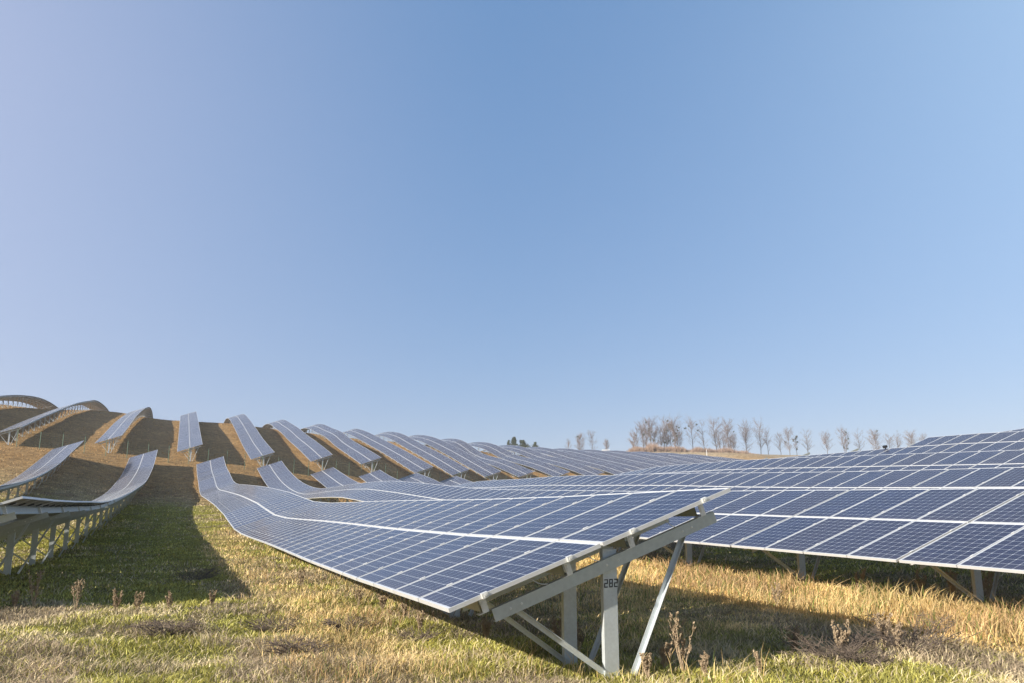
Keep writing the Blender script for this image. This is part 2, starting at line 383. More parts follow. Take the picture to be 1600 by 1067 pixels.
near = (1-sstep(16, 50, np.hypot(np.ravel(UU), np.ravel(VV))))[:, None]
soil = np.array([.10, .085, .055])
gcol = alb*(1-near*.5)+(alb*.5+soil*.5)*near*.5
me = big_mesh('ground', P3.reshape(-1, 3), quads.ravel(), 4, M_GROUND, gcol)
me.polygons.foreach_set('use_smooth', [True]*len(me.polygons))
go = bpy.data.objects.new('ground', me); COL.objects.link(go); tag(go, 'grassy meadow rolling up into a dry brown hillside', 'ground', kind='structure')

# ------------------------------------------------------------------ solar module
MW = .99
def module_geo(mb, T=None, uo=0, vo=0, clamps=True):
    """one framed module: x along the row, y up the slope, top at z=0"""
    d = .040; r = .013; w = MW/2; L_ = ML
    def q(vs):
        return [tuple((T@Vector(p))) for p in vs] if T is not None else vs
    o = [(-w,0,0),(w,0,0),(w,L_,0),(-w,L_,0)]; i = [(-w+r,r,0),(w-r,r,0),(w-r,L_-r,0),(-w+r,L_-r,0)]
    g = [(x, y, -.004) for x, y, _ in i]; b = [(x, y, -d) for x, y, _ in o]
    vs = q(o+i+g+b)
    mb.add(vs, [(0,1,5,4),(1,2,6,5),(2,3,7,6),(3,0,4,7)]+[(12,13,1,0),(13,14,2,1),(14,15,3,2),(15,12,0,3)]+[(4,5,9,8),(5,6,10,9),(6,7,11,10),(7,4,8,11)], 0)
    mb.add(vs[8:12], [(0,1,2,3)], 1, [[(uo+.0005,vo+.0005),(uo+.9995,vo+.0005),(uo+.9995,vo+.9995),(uo+.0005,vo+.9995)]])
    mb.add(vs[12:16], [(3,2,1,0)], 2)
    if clamps:
        for y in (.36, 1.285):
            vv = q([(w-.012,y-.03,.0015),(w+.022,y-.03,.0015),(w+.022,y+.03,.0015),(w-.012,y+.03,.0015),(w-.012,y-.03,.010),(w+.022,y-.03,.010),(w+.022,y+.03,.010),(w-.012,y+.03,.010)])
            mb.add(vv, [(4,5,6,7),(0,1,5,4),(1,2,6,5),(2,3,7,6),(3,0,4,7)], 0)
mb = MB(); module_geo(mb); _m = mb.build('solar_module', [M_ALU, M_CELL, M_BACK]); MOD = _m.data; bpy.data.objects.remove(_m)
mb = MB()
JB = MB(); JB.box(-.06,.06,1.36,1.47,-.062,-.041,0); _m = JB.build('junction_box', [M_DARK]); JBOX = _m.data; bpy.data.objects.remove(_m)

def frame_at(f, v, u):
    h = .12; s = (float(f(u+h))-float(f(u-h)))/(2*h); a = math.atan(s)
    r = math.cos(a)*D+math.sin(a)*Z; n_ = -math.sin(a)*D+math.cos(a)*Z
    t = math.cos(TILT)*E+math.sin(TILT)*n_
    x = -r; z = np.cross(x, t)
    M = Matrix(((x[0], t[0], z[0], 0), (x[1], t[1], z[1], 0), (x[2], t[2], z[2], 0), (0, 0, 0, 1)))
    p = wp(u, v, float(f(u)))
    M.translation = Vector(p)
    return M, a

PUR = (.36, 1.285, ML+GAP+.36, ML+GAP+1.285)
PD = .150                                            # purlin depth
C_SEC = [(-.03,-.08),(.03,-.08),(.03,-.072),(-.022,-.072),(-.022,.072),(.03,.072),(.03,.08),(-.03,.08)]
def trestle_local(u_h):
    """geometry of a trestle in (along = +u, across = +v, up) axes around the post axis at the low-edge datum; u_h: post length below datum"""
    pass

class Row:
    pass
def axes_pt(u, v, z): return Vector(wp(u, v, z))
def trestle_parts(f, v0, u, first=False, ground_z=None):
    """returns dict name -> MB with world coordinates"""
    M, a = frame_at(f, v0, u)
    def sl(y, dn, du=0.0):  # a point y up the slope and dn below the module top, du farther along the row
        p = M@Vector((-du, y, -dn)); return p
    top = .04+PD
    raf = MB()
    d_r = top+.0605
    a0 = sl(.42, d_r); b0 = sl(3.10, d_r)
    nrm = (M.to_3x3()@Vector((0, 0, 1)))
    prof = [(.03,-.060),(.03,-.054),(-.024,-.054),(-.024,.054),(.03,.054),(.03,.060),(-.03,.060),(-.03,-.060)]
    prof = [(-x, y) for x, y in prof][::-1]
    raf.sweep(a0, b0, prof, up=nrm)
    ys = 1.77
    c = sl(ys, d_r, .065)
    gz = float(ground(*uv_of(c)))+ZO
    post = MB()
    pu, pv = uv_of(c)
    Dv = Vector(D); Ev = Vector(E)
    base = Vector((c.x, c.y, gz-.35)); topp = Vector((c.x, c.y, c.z+.13))
    # C section 160 x 60, web facing the near end of the row
    w, dp, t = .078, .03, .006
    out = [(-w, -dp), (w, -dp), (w, dp), (w-t, dp), (w-t, -dp+t), (-w+t, -dp+t), (-w+t, dp), (-w, dp)]
    n8 = len(out)
    vs = [tuple(base+Ev*x+Dv*y) for x, y in out]+[tuple(topp+Ev*x+Dv*y) for x, y in out]
    post.add(vs, [(i, (i+1) % n8, n8+(i+1) % n8, n8+i) for i in range(n8)]+[(0,1,4,5),(1,2,3,4),(0,5,6,7)][:0]+[(n8+0,n8+1,n8+4,n8+5),(n8+1,n8+2,n8+3,n8+4),(n8+5,n8+6,n8+7,n8+0)])
    # braces: flattened tube from the rafter to the foot of the post
    br = []
    for y, dv in ((.66, -.03), (2.72, .24)):
        m_ = MB(); p0 = sl(y, d_r+.03, .045); p1 = Vector((c.x, c.y, gz+.02))+Ev*dv-Dv*.02
        lprof = [(-.024,-.024),(.024,-.024),(.024,-.019),(-.019,-.019),(-.019,.024),(-.024,.024)]
        m_.sweep(p0, p1, lprof, up=tuple(-Dv)); br.append(m_)
    return raf, post, br, c, sl, gz
def uv_of(p):
    q = np.array([p[0], p[1], 0.0]); return float(q@D), float(q@E)

def digits(mb, org, ex, ez, ny, text, h=.080, t=.010):
    seg = {'2': 'abged', '8': 'abcdefg'}
    x0 = 0; w = h*.50
    for ch in text:
        for s_ in seg[ch]:
            R_ = {'a': (0,w,h-t,h), 'g': (0,w,h/2-t/2,h/2+t/2), 'd': (0,w,0,t), 'f': (0,t,h/2+t/2+.0006,h-t-.0006), 'b': (w-t,w,h/2+t/2+.0006,h-t-.0006), 'e': (0,t,t+.0006,h/2-t/2-.0006), 'c': (w-t,w,t+.0006,h/2-t/2-.0006)}[s_]
            vs = []
            for off in (0.0, .0015):
                for xx, zz in ((R_[0],R_[2]),(R_[1],R_[2]),(R_[1],R_[3]),(R_[0],R_[3])):
                    sk = zz*.04
                    vs.append(tuple(org+ex*(x0+xx+sk)+ez*(zz+.004*math.sin(9*(x0+xx)))+ny*(.0012+off)))
            mb.add(vs, [(4,5,6,7),(0,1,5,4),(1,2,6,5),(2,3,7,6),(3,0,4,7)])
        x0 += w+.016

def make_row(key, label, detail, group, no_upper=None, n_single=50, u_vis=-99, joint=4, tre=4.0, u_first=None):
    v0, u0, u1, f = PROF[key]
    root = empty('solar_panel_row', wp(u0, v0+W/2, float(ground(u0, v0+W/2))))
    tag(root, label, 'solar panels', group)
    inv = Matrix.Translation(-Vector(root.location))
    # columns
    cols = []; u = u0+MW/2; i = 0
    while u < u1-.4:
        M, a = frame_at(f, v0, u); cols.append((i, u, M)); i += 1
        u += (SP+(.028 if i % joint == 0 else 0))*math.cos(a)
    big = [MB(), MB()]; bulk = MB(); singles = 0
    for (i, u, M) in cols:
        jz = .0025*math.sin(i*12.9898+v0*3.1); jt = .003*math.sin(i*78.2+v0)
        M = M@Matrix.Translation((jt, 0, jz))@Matrix.Rotation(.0035*math.sin(i*37.7+v0*1.7), 4, 'X')@Matrix.Rotation(.0030*math.sin(i*91.3+v0), 4, 'Y')
        for b in (0, 1):
            if b == 1 and no_upper and u > no_upper and u < 96: continue
            T = M@Matrix.Translation((0, b*(ML+GAP), 0))
            if detail and u > u_vis and singles < 100:
                o = mesh_obj('solar_module', None, None, None, root, data=MOD); o.matrix_local = inv@T; singles += 1
                if detail > 1 and u < 40:
                    jb = mesh_obj('junction_box', None, None, None, o, data=JBOX)
            elif detail: module_geo(bulk, inv@T, i, b, False)
            else: module_geo(big[b], inv@T, i, b, False)
    if detail and bulk.v: tag(bulk.build('solar_module', [M_ALU, M_CELL, M_BACK], root), kind='stuff')
    if not detail:
        for b in (0, 1):
            if big[b].v: big[b].build('panel_bank', [M_ALU, M_CELL, M_BACK], root)
    # purlins
    ue = cols[-1][1]+.45
    for y in PUR:
        pm = MB(); n_ = max(2, int((ue-u0)/(2.0 if detail else 5.0)))
        us = np.linspace(u0+.19 if key == (0, 0) else u0+.12, ue, n_)
        if no_upper and y > ML: us = us[us < no_upper]
        ring = [(-.022,-.04),(.022,-.04),(.022,-.046),(-.016,-.046),(-.016,-.04-PD+.006),(.022,-.04-PD+.006),(.022,-.04-PD+.0005),(-.022,-.04-PD+.0005)]
        prev = None; vs = []; fs = []
        for k, uu in enumerate(us):
            M, _ = frame_at(f, v0, uu); M = inv@M
            vs += [tuple(M@Vector((0, y+p, q-.001))) for p, q in ring]
            if k:
                for t in range(8): fs.append(((k-1)*8+t, (k-1)*8+(t+1) % 8, k*8+(t+1) % 8, k*8+t))
        pm.add(vs, fs); pm.build('purlin', [M_GALVD], root)
    # trestles
    if u_first is None: u_first = [u0+.12]
    us = list(u_first)
    while us[-1]+tre < u1-.6: us.append(us[-1]+tre)
    nt_ = 0
    for k, uu in enumerate(us):
        raf, post, br, c, sl, gz = trestle_parts(f, v0, uu)
        def shift(m_): m_.v = [tuple(Vector(p)-root.location) for p in m_.v]; return m_
        if detail or k == 0:
            po = shift(post).build('post', [M_GALV], root); shift(raf).build('rafter', [M_GALVD], root)
            for b_ in br: shift(b_).build('brace', [M_GALV], root)
            if detail > 1 and k < 8 or k == 0:
                for y in PUR:
                    bm_ = MB()
                    pts = []
                    M, _ = frame_at(f, v0, uu)
                    def bx(x0, x1, y0, y1, z0, z1):
                        vs = [tuple(M@Vector(q)-root.location) for q in ((x0,y0,z0),(x1,y0,z0),(x1,y1,z0),(x0,y1,z0),(x0,y0,z1),(x1,y0,z1),(x1,y1,z1),(x0,y1,z1))]
                        bm_.add(vs, [(0,3,2,1),(4,5,6,7),(0,1,5,4),(1,2,6,5),(2,3,7,6),(3,0,4,7)])
                    zt = -.04-.012; zb = -.04-PD
                    bx(.040,.046, y-.034, y+.030, zb+.0065, zt)          # end plate closing the purlin
                    bx(-.035,.0395, y+.024, y+.030, zb+.0065, zt)          # upright leg of the cleat
                    bx(-.035,.045, y-.075, y+.030, zb-.0005, zb+.006)       # foot on the rafter
                    bx(.0465,.0525, y-.020, y+.012, zb+.045, zb+.105)        # gusset
                    for q in (.028, .062, .092):
                        bx(.004,.016, y+.0305, y+.038, zb+q-.006, zb+q+.006)
                    bx(-.03,.03, y-.022, y+.022, -.0385, -.002) if False else None
                    bm_.build('bracket', [M_ZINC], root)
                if detail > 1 and k < 3:
                    for yb in (.60, .72, 1.70, 1.84, 2.66, 2.78):
                        bb = MB(); p_ = sl(yb, .04+PD+.0605, 0)-root.location; dd_ = Vector(D)
                        bb.tube([p_-dd_*.0395, p_-dd_*.030], .008, 6); bb.tube([p_-dd_*.0305, p_-dd_*.0285], .013, 10); bb.build('bolt', [M_ZINC], root)
                if key == (0, 0) and k == 0:
                    for y in PUR:     # end clamps on the open side
                        cl = MB(); M, _ = frame_at(f, v0, u0)
                        def cb(x0, x1, y0, y1, z0, z1):
                            vs = [tuple(M@Vector(q)-root.location) for q in ((x0,y0,z0),(x1,y0,z0),(x1,y1,z0),(x0,y1,z0),(x0,y0,z1),(x1,y0,z1),(x1,y1,z1),(x0,y1,z1))]
                            cl.add(vs, [(0,3,2,1),(4,5,6,7),(0,1,5,4),(1,2,6,5),(2,3,7,6),(3,0,4,7)])
                        cb(.003,.028,y-.03,y+.03,-.042,.0035); cb(-.012,.0025,y-.03,y+.03,.001,.006); cb(.0285,.036,y-.012,y+.012,-.026,-.008)
                        cl.build('end_clamp', [M_ZINC], root)
            if key == (0, 0) and k == 0:
                nm = MB(); Ev = Vector(E); Dv = Vector(D)
                org = Vector((c.x, c.y, c.z-.245))-Dv*.0305-Ev*.070-root.location
                digits(nm, org, Ev, Vector((0, 0, 1)), -Dv, '282'); nm.build('number_mark', [M_INK], po)
        else:
            tm = MB()
            for m_ in [post, raf]+br:
                shift(m_); b0 = len(tm.v); tm.v += m_.v; tm.f += [tuple(b0+q for q in ff) for ff in m_.f]; tm.m += m_.m; tm.uv += m_.uv
            tm.build('trestle', [M_GALV], root)
    if key == (0, 0):
        M, _ = frame_at(f, v0, u0+.1)
        for y, dy in ((.86, .16), (2.48, .10), (1.5, .12)):
            cbm = MB()
            pts = [M@Vector((.02, y+dy*t, -.045-.13*(t**.8)-.02*math.sin(math.pi*t)))-root.location for t in (0, .2, .4, .6, .8, 1)]
            cbm.tube(pts, .0045, 6); cbm.build('cable', [M_CABLE], root, True)
    return root

GL = 'long rows of solar panels in the valley below the fence'; GU_ = 'solar panel rows climbing the brown hillside above the fence'
make_row((0, 0), 'long middle solar panel row ending near the camera on steel post 282', 2, GL, u_first=[7.50, 8.42])
make_row((0, -1), 'left solar panel row seen from below on open steel posts, bending up like a ramp', 2, GL, u_vis=14, u_first=[16.2, 20.2])
make_row((0, -2), 'curled-up end of the farthest left valley panel row, over the brown slope', 1, GL, u_vis=44)
make_row((0, 1), 'large near solar panel row on the right with golden grass along its low edge', 2, GL, u_vis=4, u_first=[-2.3])
make_row((0, 2), 'solar panel row directly behind the large near row at the right', 1, GL, u_vis=9)
make_row((0, 3), 'third solar panel row back on the right, running under the bare trees', 1, GL, u_vis=15)
make_row((0, 4), 'fourth solar panel row back on the right, upper panels only near the right edge', 1, GL, u_vis=21, no_upper=31.6)
make_row((0, 5), 'farthest solar panel row back on the skyline at the right edge', 0, GL)
make_row((0, 6), 'short solar panel row peeping over the near panels, rightmost one below the fence', 0, GL)
ordn = ['', 'second', 'third', 'fourth', 'fifth', 'sixth', 'seventh', 'eighth', 'ninth', 'tenth', 'eleventh', 'twelfth', 'thirteenth', 'fourteenth', 'fifteenth', 'sixteenth', 'seventeenth', 'eighteenth', 'nineteenth', 'twentieth']
UL = {-3: 'arched solar panel row on the far left hilltop, seen from beneath against the sky',
      -2: 'long solar panel row arching over the left hill, daylight between its posts',
      -1: 'right-leaning hillside solar panel row with a small rounded hump at the crest',
      0: 'short upright solar panel row on the hill seen straight on, its centre seam nearly vertical',
      1: 'hillside solar panel row just right of the one seen straight on'}
for j in range(2, 20):
    UL[j] = f'hillside solar panel row, {ordn[j]} to the right of the one seen straight on'
for j in sorted(UL): make_row((100, j), UL[j], 0, GU_, tre=4.6 if j < 7 else 7.0)

# ------------------------------------------------------------------ fence between the two fields
def fence_u(v): return float(pchip([(-60,112.5),(-30,113.8),(-10,115.6),(2,116.2),(12,119.0),(20,122.8),(28,127.2),(36,131.3),(44,136.0),(52,140.5),(80,145)])(v))
fr = empty('wire_fence', wp(fence_u(-40), -40, float(ground(fence_u(-40), -40))))
tag(fr, 'green wire fence on thin posts between the valley panel rows and the hillside rows', 'fence')
fpts = []; v = -45.0
while v < 70:
    u = fence_u(v); fpts.append((u, v, float(ground(u, v)))); v += 2.45*(1/math.sqrt(1+((fence_u(v+.5)-fence_u(v-.5)))**2))
pm = MB(); pm.box(-.028,.028,-.028,.028,-.2,2.1); pm.add([(-.02,-.02,2.1),(.02,-.02,2.1),(.02,.02,2.1),(-.02,.02,2.1),(-.01,-.2,2.35),(.01,-.2,2.35),(.01,-.15,2.36),(-.01,-.15,2.36)], [(0,1,5,4),(1,2,6,5),(2,3,7,6),(3,0,4,7),(4,5,6,7)])
_p = pm.build('post', [M_GREENP]); PD_ = _p.data; bpy.data.objects.remove(_p)
wm = MB()
for i, (u, v, z) in enumerate(fpts):
    o = mesh_obj('post', None, None, None, fr, data=PD_); o.location = Vector(wp(u, v, z))-fr.location
for hgt in (.1, .35, .6, .85, 1.1, 1.35, 1.6, 1.85, 2.05):
    wm.tube([Vector(wp(u, v, z+hgt))-fr.location for u, v, z in fpts], .004, 3)
for (u, v, z), (u2, v2, z2) in zip(fpts[:-1], fpts[1:]):
    for t in (.2, .4, .6, .8):
        a = Vector(wp(u+(u2-u)*t, v+(v2-v)*t, z+(z2-z)*t))-fr.location; wm.tube([a+Vector((0, 0, .1)), a+Vector((0, 0, 2.05))], .003, 3)
wm.build('wire_mesh', [M_GREENP], fr)

# ------------------------------------------------------------------ bare trees on the skyline
def bare_tree(x, ytop, umul, style, label, spread=1.0):
    rng = random.Random(int(x*7))
    r = ray(x, ytop); U = umul; t = U/float(r@D); p = r*t
    u, v = float(p@D), float(p@E); gz = float(ground(u, v)); H = p[2]-gz
    root = empty('bare_tree', wp(u, v, gz)); tag(root, label, 'tree', 'bare trees along the skyline')
    tr = MB(); cr = MB(); balls = []
    stems = 2 if style == 'fork' else 1
    for s_ in range(stems):
        lean = rng.uniform(-.04, .04)+(0 if stems == 1 else (-.11, .10)[s_])
        pts = []; x_ = y_ = 0
        for k in range(9):
            t = k/8; x_ = lean*H*t+.015*H*math.sin(t*5+rng.random()); y_ = .01*H*math.sin(t*4+x)
            pts.append(Vector((x_, y_, -.4+(H*.93+.4)*t)))
        r0 = .0105*H+.03
        tr.tube(pts, [r0*(1-.84*k/8) for k in range(9)], 6)
        nb = {'dense': 80, 'mid': 52, 'thin': 30, 'fork': 34, 'bushy': 90}[style]
        for b in range(nb):
            t = rng.uniform(.10 if style in ('dense', 'bushy') else .22, .99)**.9
            base = pts[min(7, int(t*8))].lerp(pts[min(8, int(t*8)+1)], t*8-int(t*8))
            az = rng.uniform(0, 6.283); ln = H*rng.uniform(.08, .27)*(1.25-.9*abs(t-.55))*spread*(1.25 if style == 'bushy' else 1)
            upw = rng.uniform(.5, 1.9)
            d = Vector((math.cos(az), math.sin(az), upw)).normalized()
            q = [base]; 
            for s2 in range(3): q.append(q[-1]+d*ln/3+Vector((rng.uniform(-1,1), rng.uniform(-1,1), rng.uniform(0,1)))*ln*.06)
            cr.tube(q, [.040, .030, .020, .012], 3)
            for w_ in range(rng.randint(6, 9)):
                s3 = rng.uniform(.25, 1); bp = q[0].lerp(q[3], s3); dd = (d+Vector((rng.uniform(-1,1), rng.uniform(-1,1), rng.uniform(-.3,.9)))).normalized(); l2 = ln*rng.uniform(.25,.5)
                e1 = bp+dd*l2; cr.tube([bp, e1], [.016, .008], 3)
                for w2 in range(3):
                    d3 = (dd+Vector((rng.uniform(-1,1), rng.uniform(-1,1), rng.uniform(-.3,.8)))).normalized(); b3 = bp.lerp(e1, rng.uniform(.3, 1))
                    cr.tube([b3, b3+d3*l2*.55], [.010, .005], 3)
            if rng.random() < ({'dense': .09, 'mid': .10, 'thin': .16, 'fork': .12, 'bushy': .02}[style] if 'mistletoe' in label else .004): balls.append(q[3])
    if 'mistletoe' in label and len(balls) < 5:
        for k in range(6): balls.append(Vector((rng.uniform(-.12,.12)*H, 0, H*rng.uniform(.35,.95))))
    tr.build('trunk', [M_BARK], root, True); cr.build('crown', [M_TWIG], root)
    for b in balls:
        m_ = MB(); rr = rng.uniform(.28, .55)
        for k in range(90):
            d = Vector((rng.gauss(0,1), rng.gauss(0,1), rng.gauss(0,1))).normalized(); c = b+d*rr*rng.uniform(.3, 1)
            s1 = Vector((rng.uniform(-1,1), rng.uniform(-1,1), rng.uniform(-1,1))).normalized()*.10; s2 = d.cross(s1).normalized()*.07
            m_.add([tuple(c-s1), tuple(c+s2), tuple(c+s1), tuple(c-s2)], [(0,1,2,3)])
        m_.build('mistletoe', [M_MISTLE], root)
TREES = [
 (888,689,270,'thin','faint thin bare tree just left of the dense brownish tree by the white cabin'),
 (906,680,270,'dense','dense brownish bare tree left of the white cabin'),
 (925,675,270,'thin','tall wiry bare tree between the dense brownish tree and the white cabin'),
 (948,689,275,'mid','short spreading bare tree right behind the white cabin'),
 (994,668,262,'thin','slim pale bare tree, the leftmost of the tall clump on the horizon'),
 (1003,660,262,'mid','straight bare tree, second from the left of the tall clump on the horizon'),
 (1015,655,260,'mid','mistletoe-dotted bare tree, third from the left of the tall clump'),
 (1031,662,262,'thin','slender bare tree in the middle of the tall clump on the horizon'),
 (1040,656,264,'mid','mistletoe-topped bare tree just left of the densest tree of the tall clump'),
 (1052,654,258,'dense','densest bare tree with mistletoe, closing the tall clump on its right'),
 (1080,656,260,'thin','bare tree with big dark mistletoe balls, alone right of the tall clump'),
 (1098,660,260,'thin','slim bare tree beside the white marker pole'),
 (1117,657,262,'mid','bushy-topped bare tree, leftmost of four right of the white marker pole'),
 (1124,669,260,'thin','thin bare tree second of the four right of the white marker pole'),
 (1136,659,258,'dense','dense reddish bare tree third of the four right of the white marker pole'),
 (1146,676,262,'thin','leaning bare tree, last of the four right of the white marker pole'),
 (1163,664,260,'dense','narrow dense bare tree standing alone over the strip of tan grass'),
 (1185,662,262,'mid','feathery tall bare tree over the strip of tan grass'),
 (1198,675,262,'thin','small bare tree right of the feathery tall one'),
 (1218,678,262,'thin','bare pole-like tree with hardly any branches'),
 (1231,671,260,'mid','brownish bare tree with full crown, right of the pole-like one'),
 (1243,681,262,'thin','short bare tree with mistletoe, right of the brownish full-crowned one'),
 (1259,672,262,'thin','wiry bare tree with side branches where the right-hand panels cut the skyline'),
 (1290,676,262,'mid','pale brown bare tree with two twig clumps, standing between two wide gaps'),
 (1318,672,262,'fork','bare tree forked in a V with mistletoe, above the right-hand panels'),
 (1341,674,264,'thin','faint thin bare tree right of the V-forked one'),
 (1366,677,262,'bushy','low bushy pale bare tree above the right-hand panels'),
 (1388,679,264,'thin','faint small bare tree just right of the low bushy one'),
 (1402,678,264,'thin','faint bare tree left of the broad reddish one'),
 (1423,679,262,'bushy','broad reddish bare tree, nearly hidden behind the right-hand panels'),
 (1441,679,264,'thin','last thin bare tree at the right end of the skyline trees'),
]
for (x, yt, U, st, lb) in TREES: bare_tree(x, yt, U, st, lb, 1.2)
for (x, yt) in ((990, 680), (1009, 668), (1023, 672), (1036, 671), (1046, 664), (1058, 674)): bare_tree(x, yt, 265, 'mid', 'small faint bare tree filling the gaps inside the tall clump', 1.3)
for (x, yt) in ((1129, 672), (1141, 680)): bare_tree(x, yt, 265, 'thin', 'small faint bare tree behind the four right of the white marker pole', 1.3)
def evergreen(x, ytop, U, wdt, label):
    rng = random.Random(int(x)); r = ray(x, ytop); t = U/float(r@D); p = r*t
    u, v = float(p@D), float(p@E); gz = float(ground(u, v)); H = p[2]-gz
    root = empty('pine_tree', wp(u, v, gz)); tag(root, label, 'tree', 'dark evergreens behind the crest')
    tr = MB(); tr.tube([(0,0,-.3),(0,0,H*.95)], [.22,.04], 6); tr.build('trunk', [M_BARK], root)
    cr = MB()
    bl = [(rng.gauss(0, .38)*wdt, rng.gauss(0, .38)*wdt, H*rng.uniform(.45, .9)) for _ in range(9)]+[(0, 0, H*.93)]
    for k in range(2200):
        b_ = rng.choice(bl); tp = 1.15-b_[2]/H
        c = Vector((b_[0]*tp*1.6+rng.gauss(0, .30)*wdt*tp, b_[1]*tp+rng.gauss(0, .30)*wdt*tp, min(H, b_[2]+rng.gauss(0, .06)*H))); s1 = Vector((rng.uniform(-1,1), rng.uniform(-1,1), rng.uniform(-.6,.6))).normalized()*.22; s2 = s1.cross(Vector((rng.random(), rng.random(), 1))).normalized()*.11
        cr.add([tuple(c-s1), tuple(c+s2), tuple(c+s1), tuple(c-s2)], [(0,1,2,3)])
    cr.build('crown', [M_EVERG], root)
evergreen(795, 687, 262, 1.6, 'smallest dark evergreen, left of the rounded green one, peeping over the hillside panels')
evergreen(804, 682, 262, 2.4, 'tallest dark green conifer peeping over the hillside panels')
evergreen(814, 687, 262, 3.6, 'broad rounded green tree close against the tallest conifer behind the hillside panels')
evergreen(837, 690, 262, 1.5, 'small pointed conifer standing alone right of the broad green tree')
# white cabin roof and marker pole
def at(x, y, U):
    r = ray(x, y); t = U/float(r@D); p = r*t; u, v = float(p@D), float(p@E); return u, v, p[2]
u, v, z = at(946.5, 701.5, 240); gz = float(ground(u, v)); hh = max(2.4, z-gz)
cab = empty('white_cabin', wp(u, v, gz)); tag(cab, 'small white cabin roof peeping over the hillside panels', 'cabin')
m_ = MB(); m_.box(-1.1,1.1,-1.0,1.0,-.3,hh-.35); m_.build('wall', [M_WHITE], cab)
m_ = MB(); m_.add([(-1.25,-1.15,hh-.348),(1.25,-1.15,hh-.348),(1.25,1.15,hh-.348),(-1.25,1.15,hh-.348),(-1.25,0,hh),(1.25,0,hh)], [(0,1,5,4),(2,3,4,5),(0,4,3),(1,2,5),(3,2,1,0)]); m_.build('roof', [M_WHITE], cab)
m_ = MB(); m_.box(-.4,.4,-1.03,-1.002,0,1.9); m_.build('door', [M_DARK], cab)
u, v, z = at(1104, 702, 232); gz = float(ground(u, v))
m_ = MB(); m_.tube([(0,0,-.3),(0,0,z-gz)], .09, 8); m_.tube([(0,0,z-gz),(0,0,z-gz+.12)], [.12,.03], 8)
mp = m_.build('marker_pole', [M_WHITE]); mp.location = wp(u, v, gz); tag(mp, 'thin white marker pole standing in front of the bare trees', 'pole')
# small dark camera on the fourth row's edge
u, v, z = at(1410, 694.5, 34.0)
f4 = PROF[(0, 4)]; uu = 33.3; Mx, _ = frame_at(f4[3], f4[0], uu)
m_ = MB(); m_.box(-.10,.10,-.07,.07,.06,.19); m_.box(-.02,.02,-.02,.02,-.02,.06); m_.box(.10,.13,-.05,.05,.08,.17)
wb = m_.build('sensor_box', [M_DARK]); wb.matrix_world = Mx@Matrix.Translation((0, ML-.05, 0)); tag(wb, 'small black sensor box on the upper edge of the fourth panel row back', 'sensor')

# dry brush under the trees
def scatter_quads(name, pts, hts, mat, wid, label, cat, n_per=60, seed=1, cols=None):
    rng = np.random.default_rng(seed); N = len(pts)*n_per
    ci = np.repeat(np.arange(len(pts)), n_per); u = pts[ci, 0]+rng.normal(0, .7, N); v = pts[ci, 1]+rng.normal(0, .7, N); h = hts[ci]*rng.uniform(.4, 1, N)
    z = ground(u, v); b = u[:, None]*D+v[:, None]*E; b[:, 2] = z+ZO
    a = rng.uniform(0, 6.283, N); side = np.c_[np.cos(a), np.sin(a), np.zeros(N)]*wid; ln = rng.normal(0, .25, (N, 3)); ln[:, 2] = 1
    top = b+ln*h[:, None]
    vs = np.stack([b-side, b+side, top], 1).reshape(-1, 3)
    me = big_mesh(name, vs, np.arange(len(vs)), 3, mat, np.ones((len(vs), 3)))
    o = bpy.data.objects.new(name, me); COL.objects.link(o); tag(o, label, cat, kind='stuff')
bp = []; rb = random.Random(4)
bh = []
for k in range(1100):
    x = 985+200*rb.random()**1.2; U = rb.uniform(246, 256); r = ray(x, 700); t = U/float(r@D); p = r*t; bp.append((float(p@D), float(p@E))); bh.append((.25+1.5*float(vnoise(x*.11, U*.12, 5)))*(1.0 if x < 1060 else .62)*rb.uniform(.5, 1.35)*min(1, (x-975)/25)*1.25*min(1, max(.1, (1190-x)/40)))
for k in range(40):
    x = rb.uniform(862, 880); U = rb.uniform(258, 270); r = ray(x, 700); t = U/float(r@D); p = r*t; bp.append((float(p@D), float(p@E)))
bh += [1.2]*(len(bp)-len(bh)); bp = np.array(bp); scatter_quads('dry_brush', bp, np.array(bh)*1.9, M_BRUSH, .09, 'low reddish brown brush growing under the bare trees', 'brush', 34)

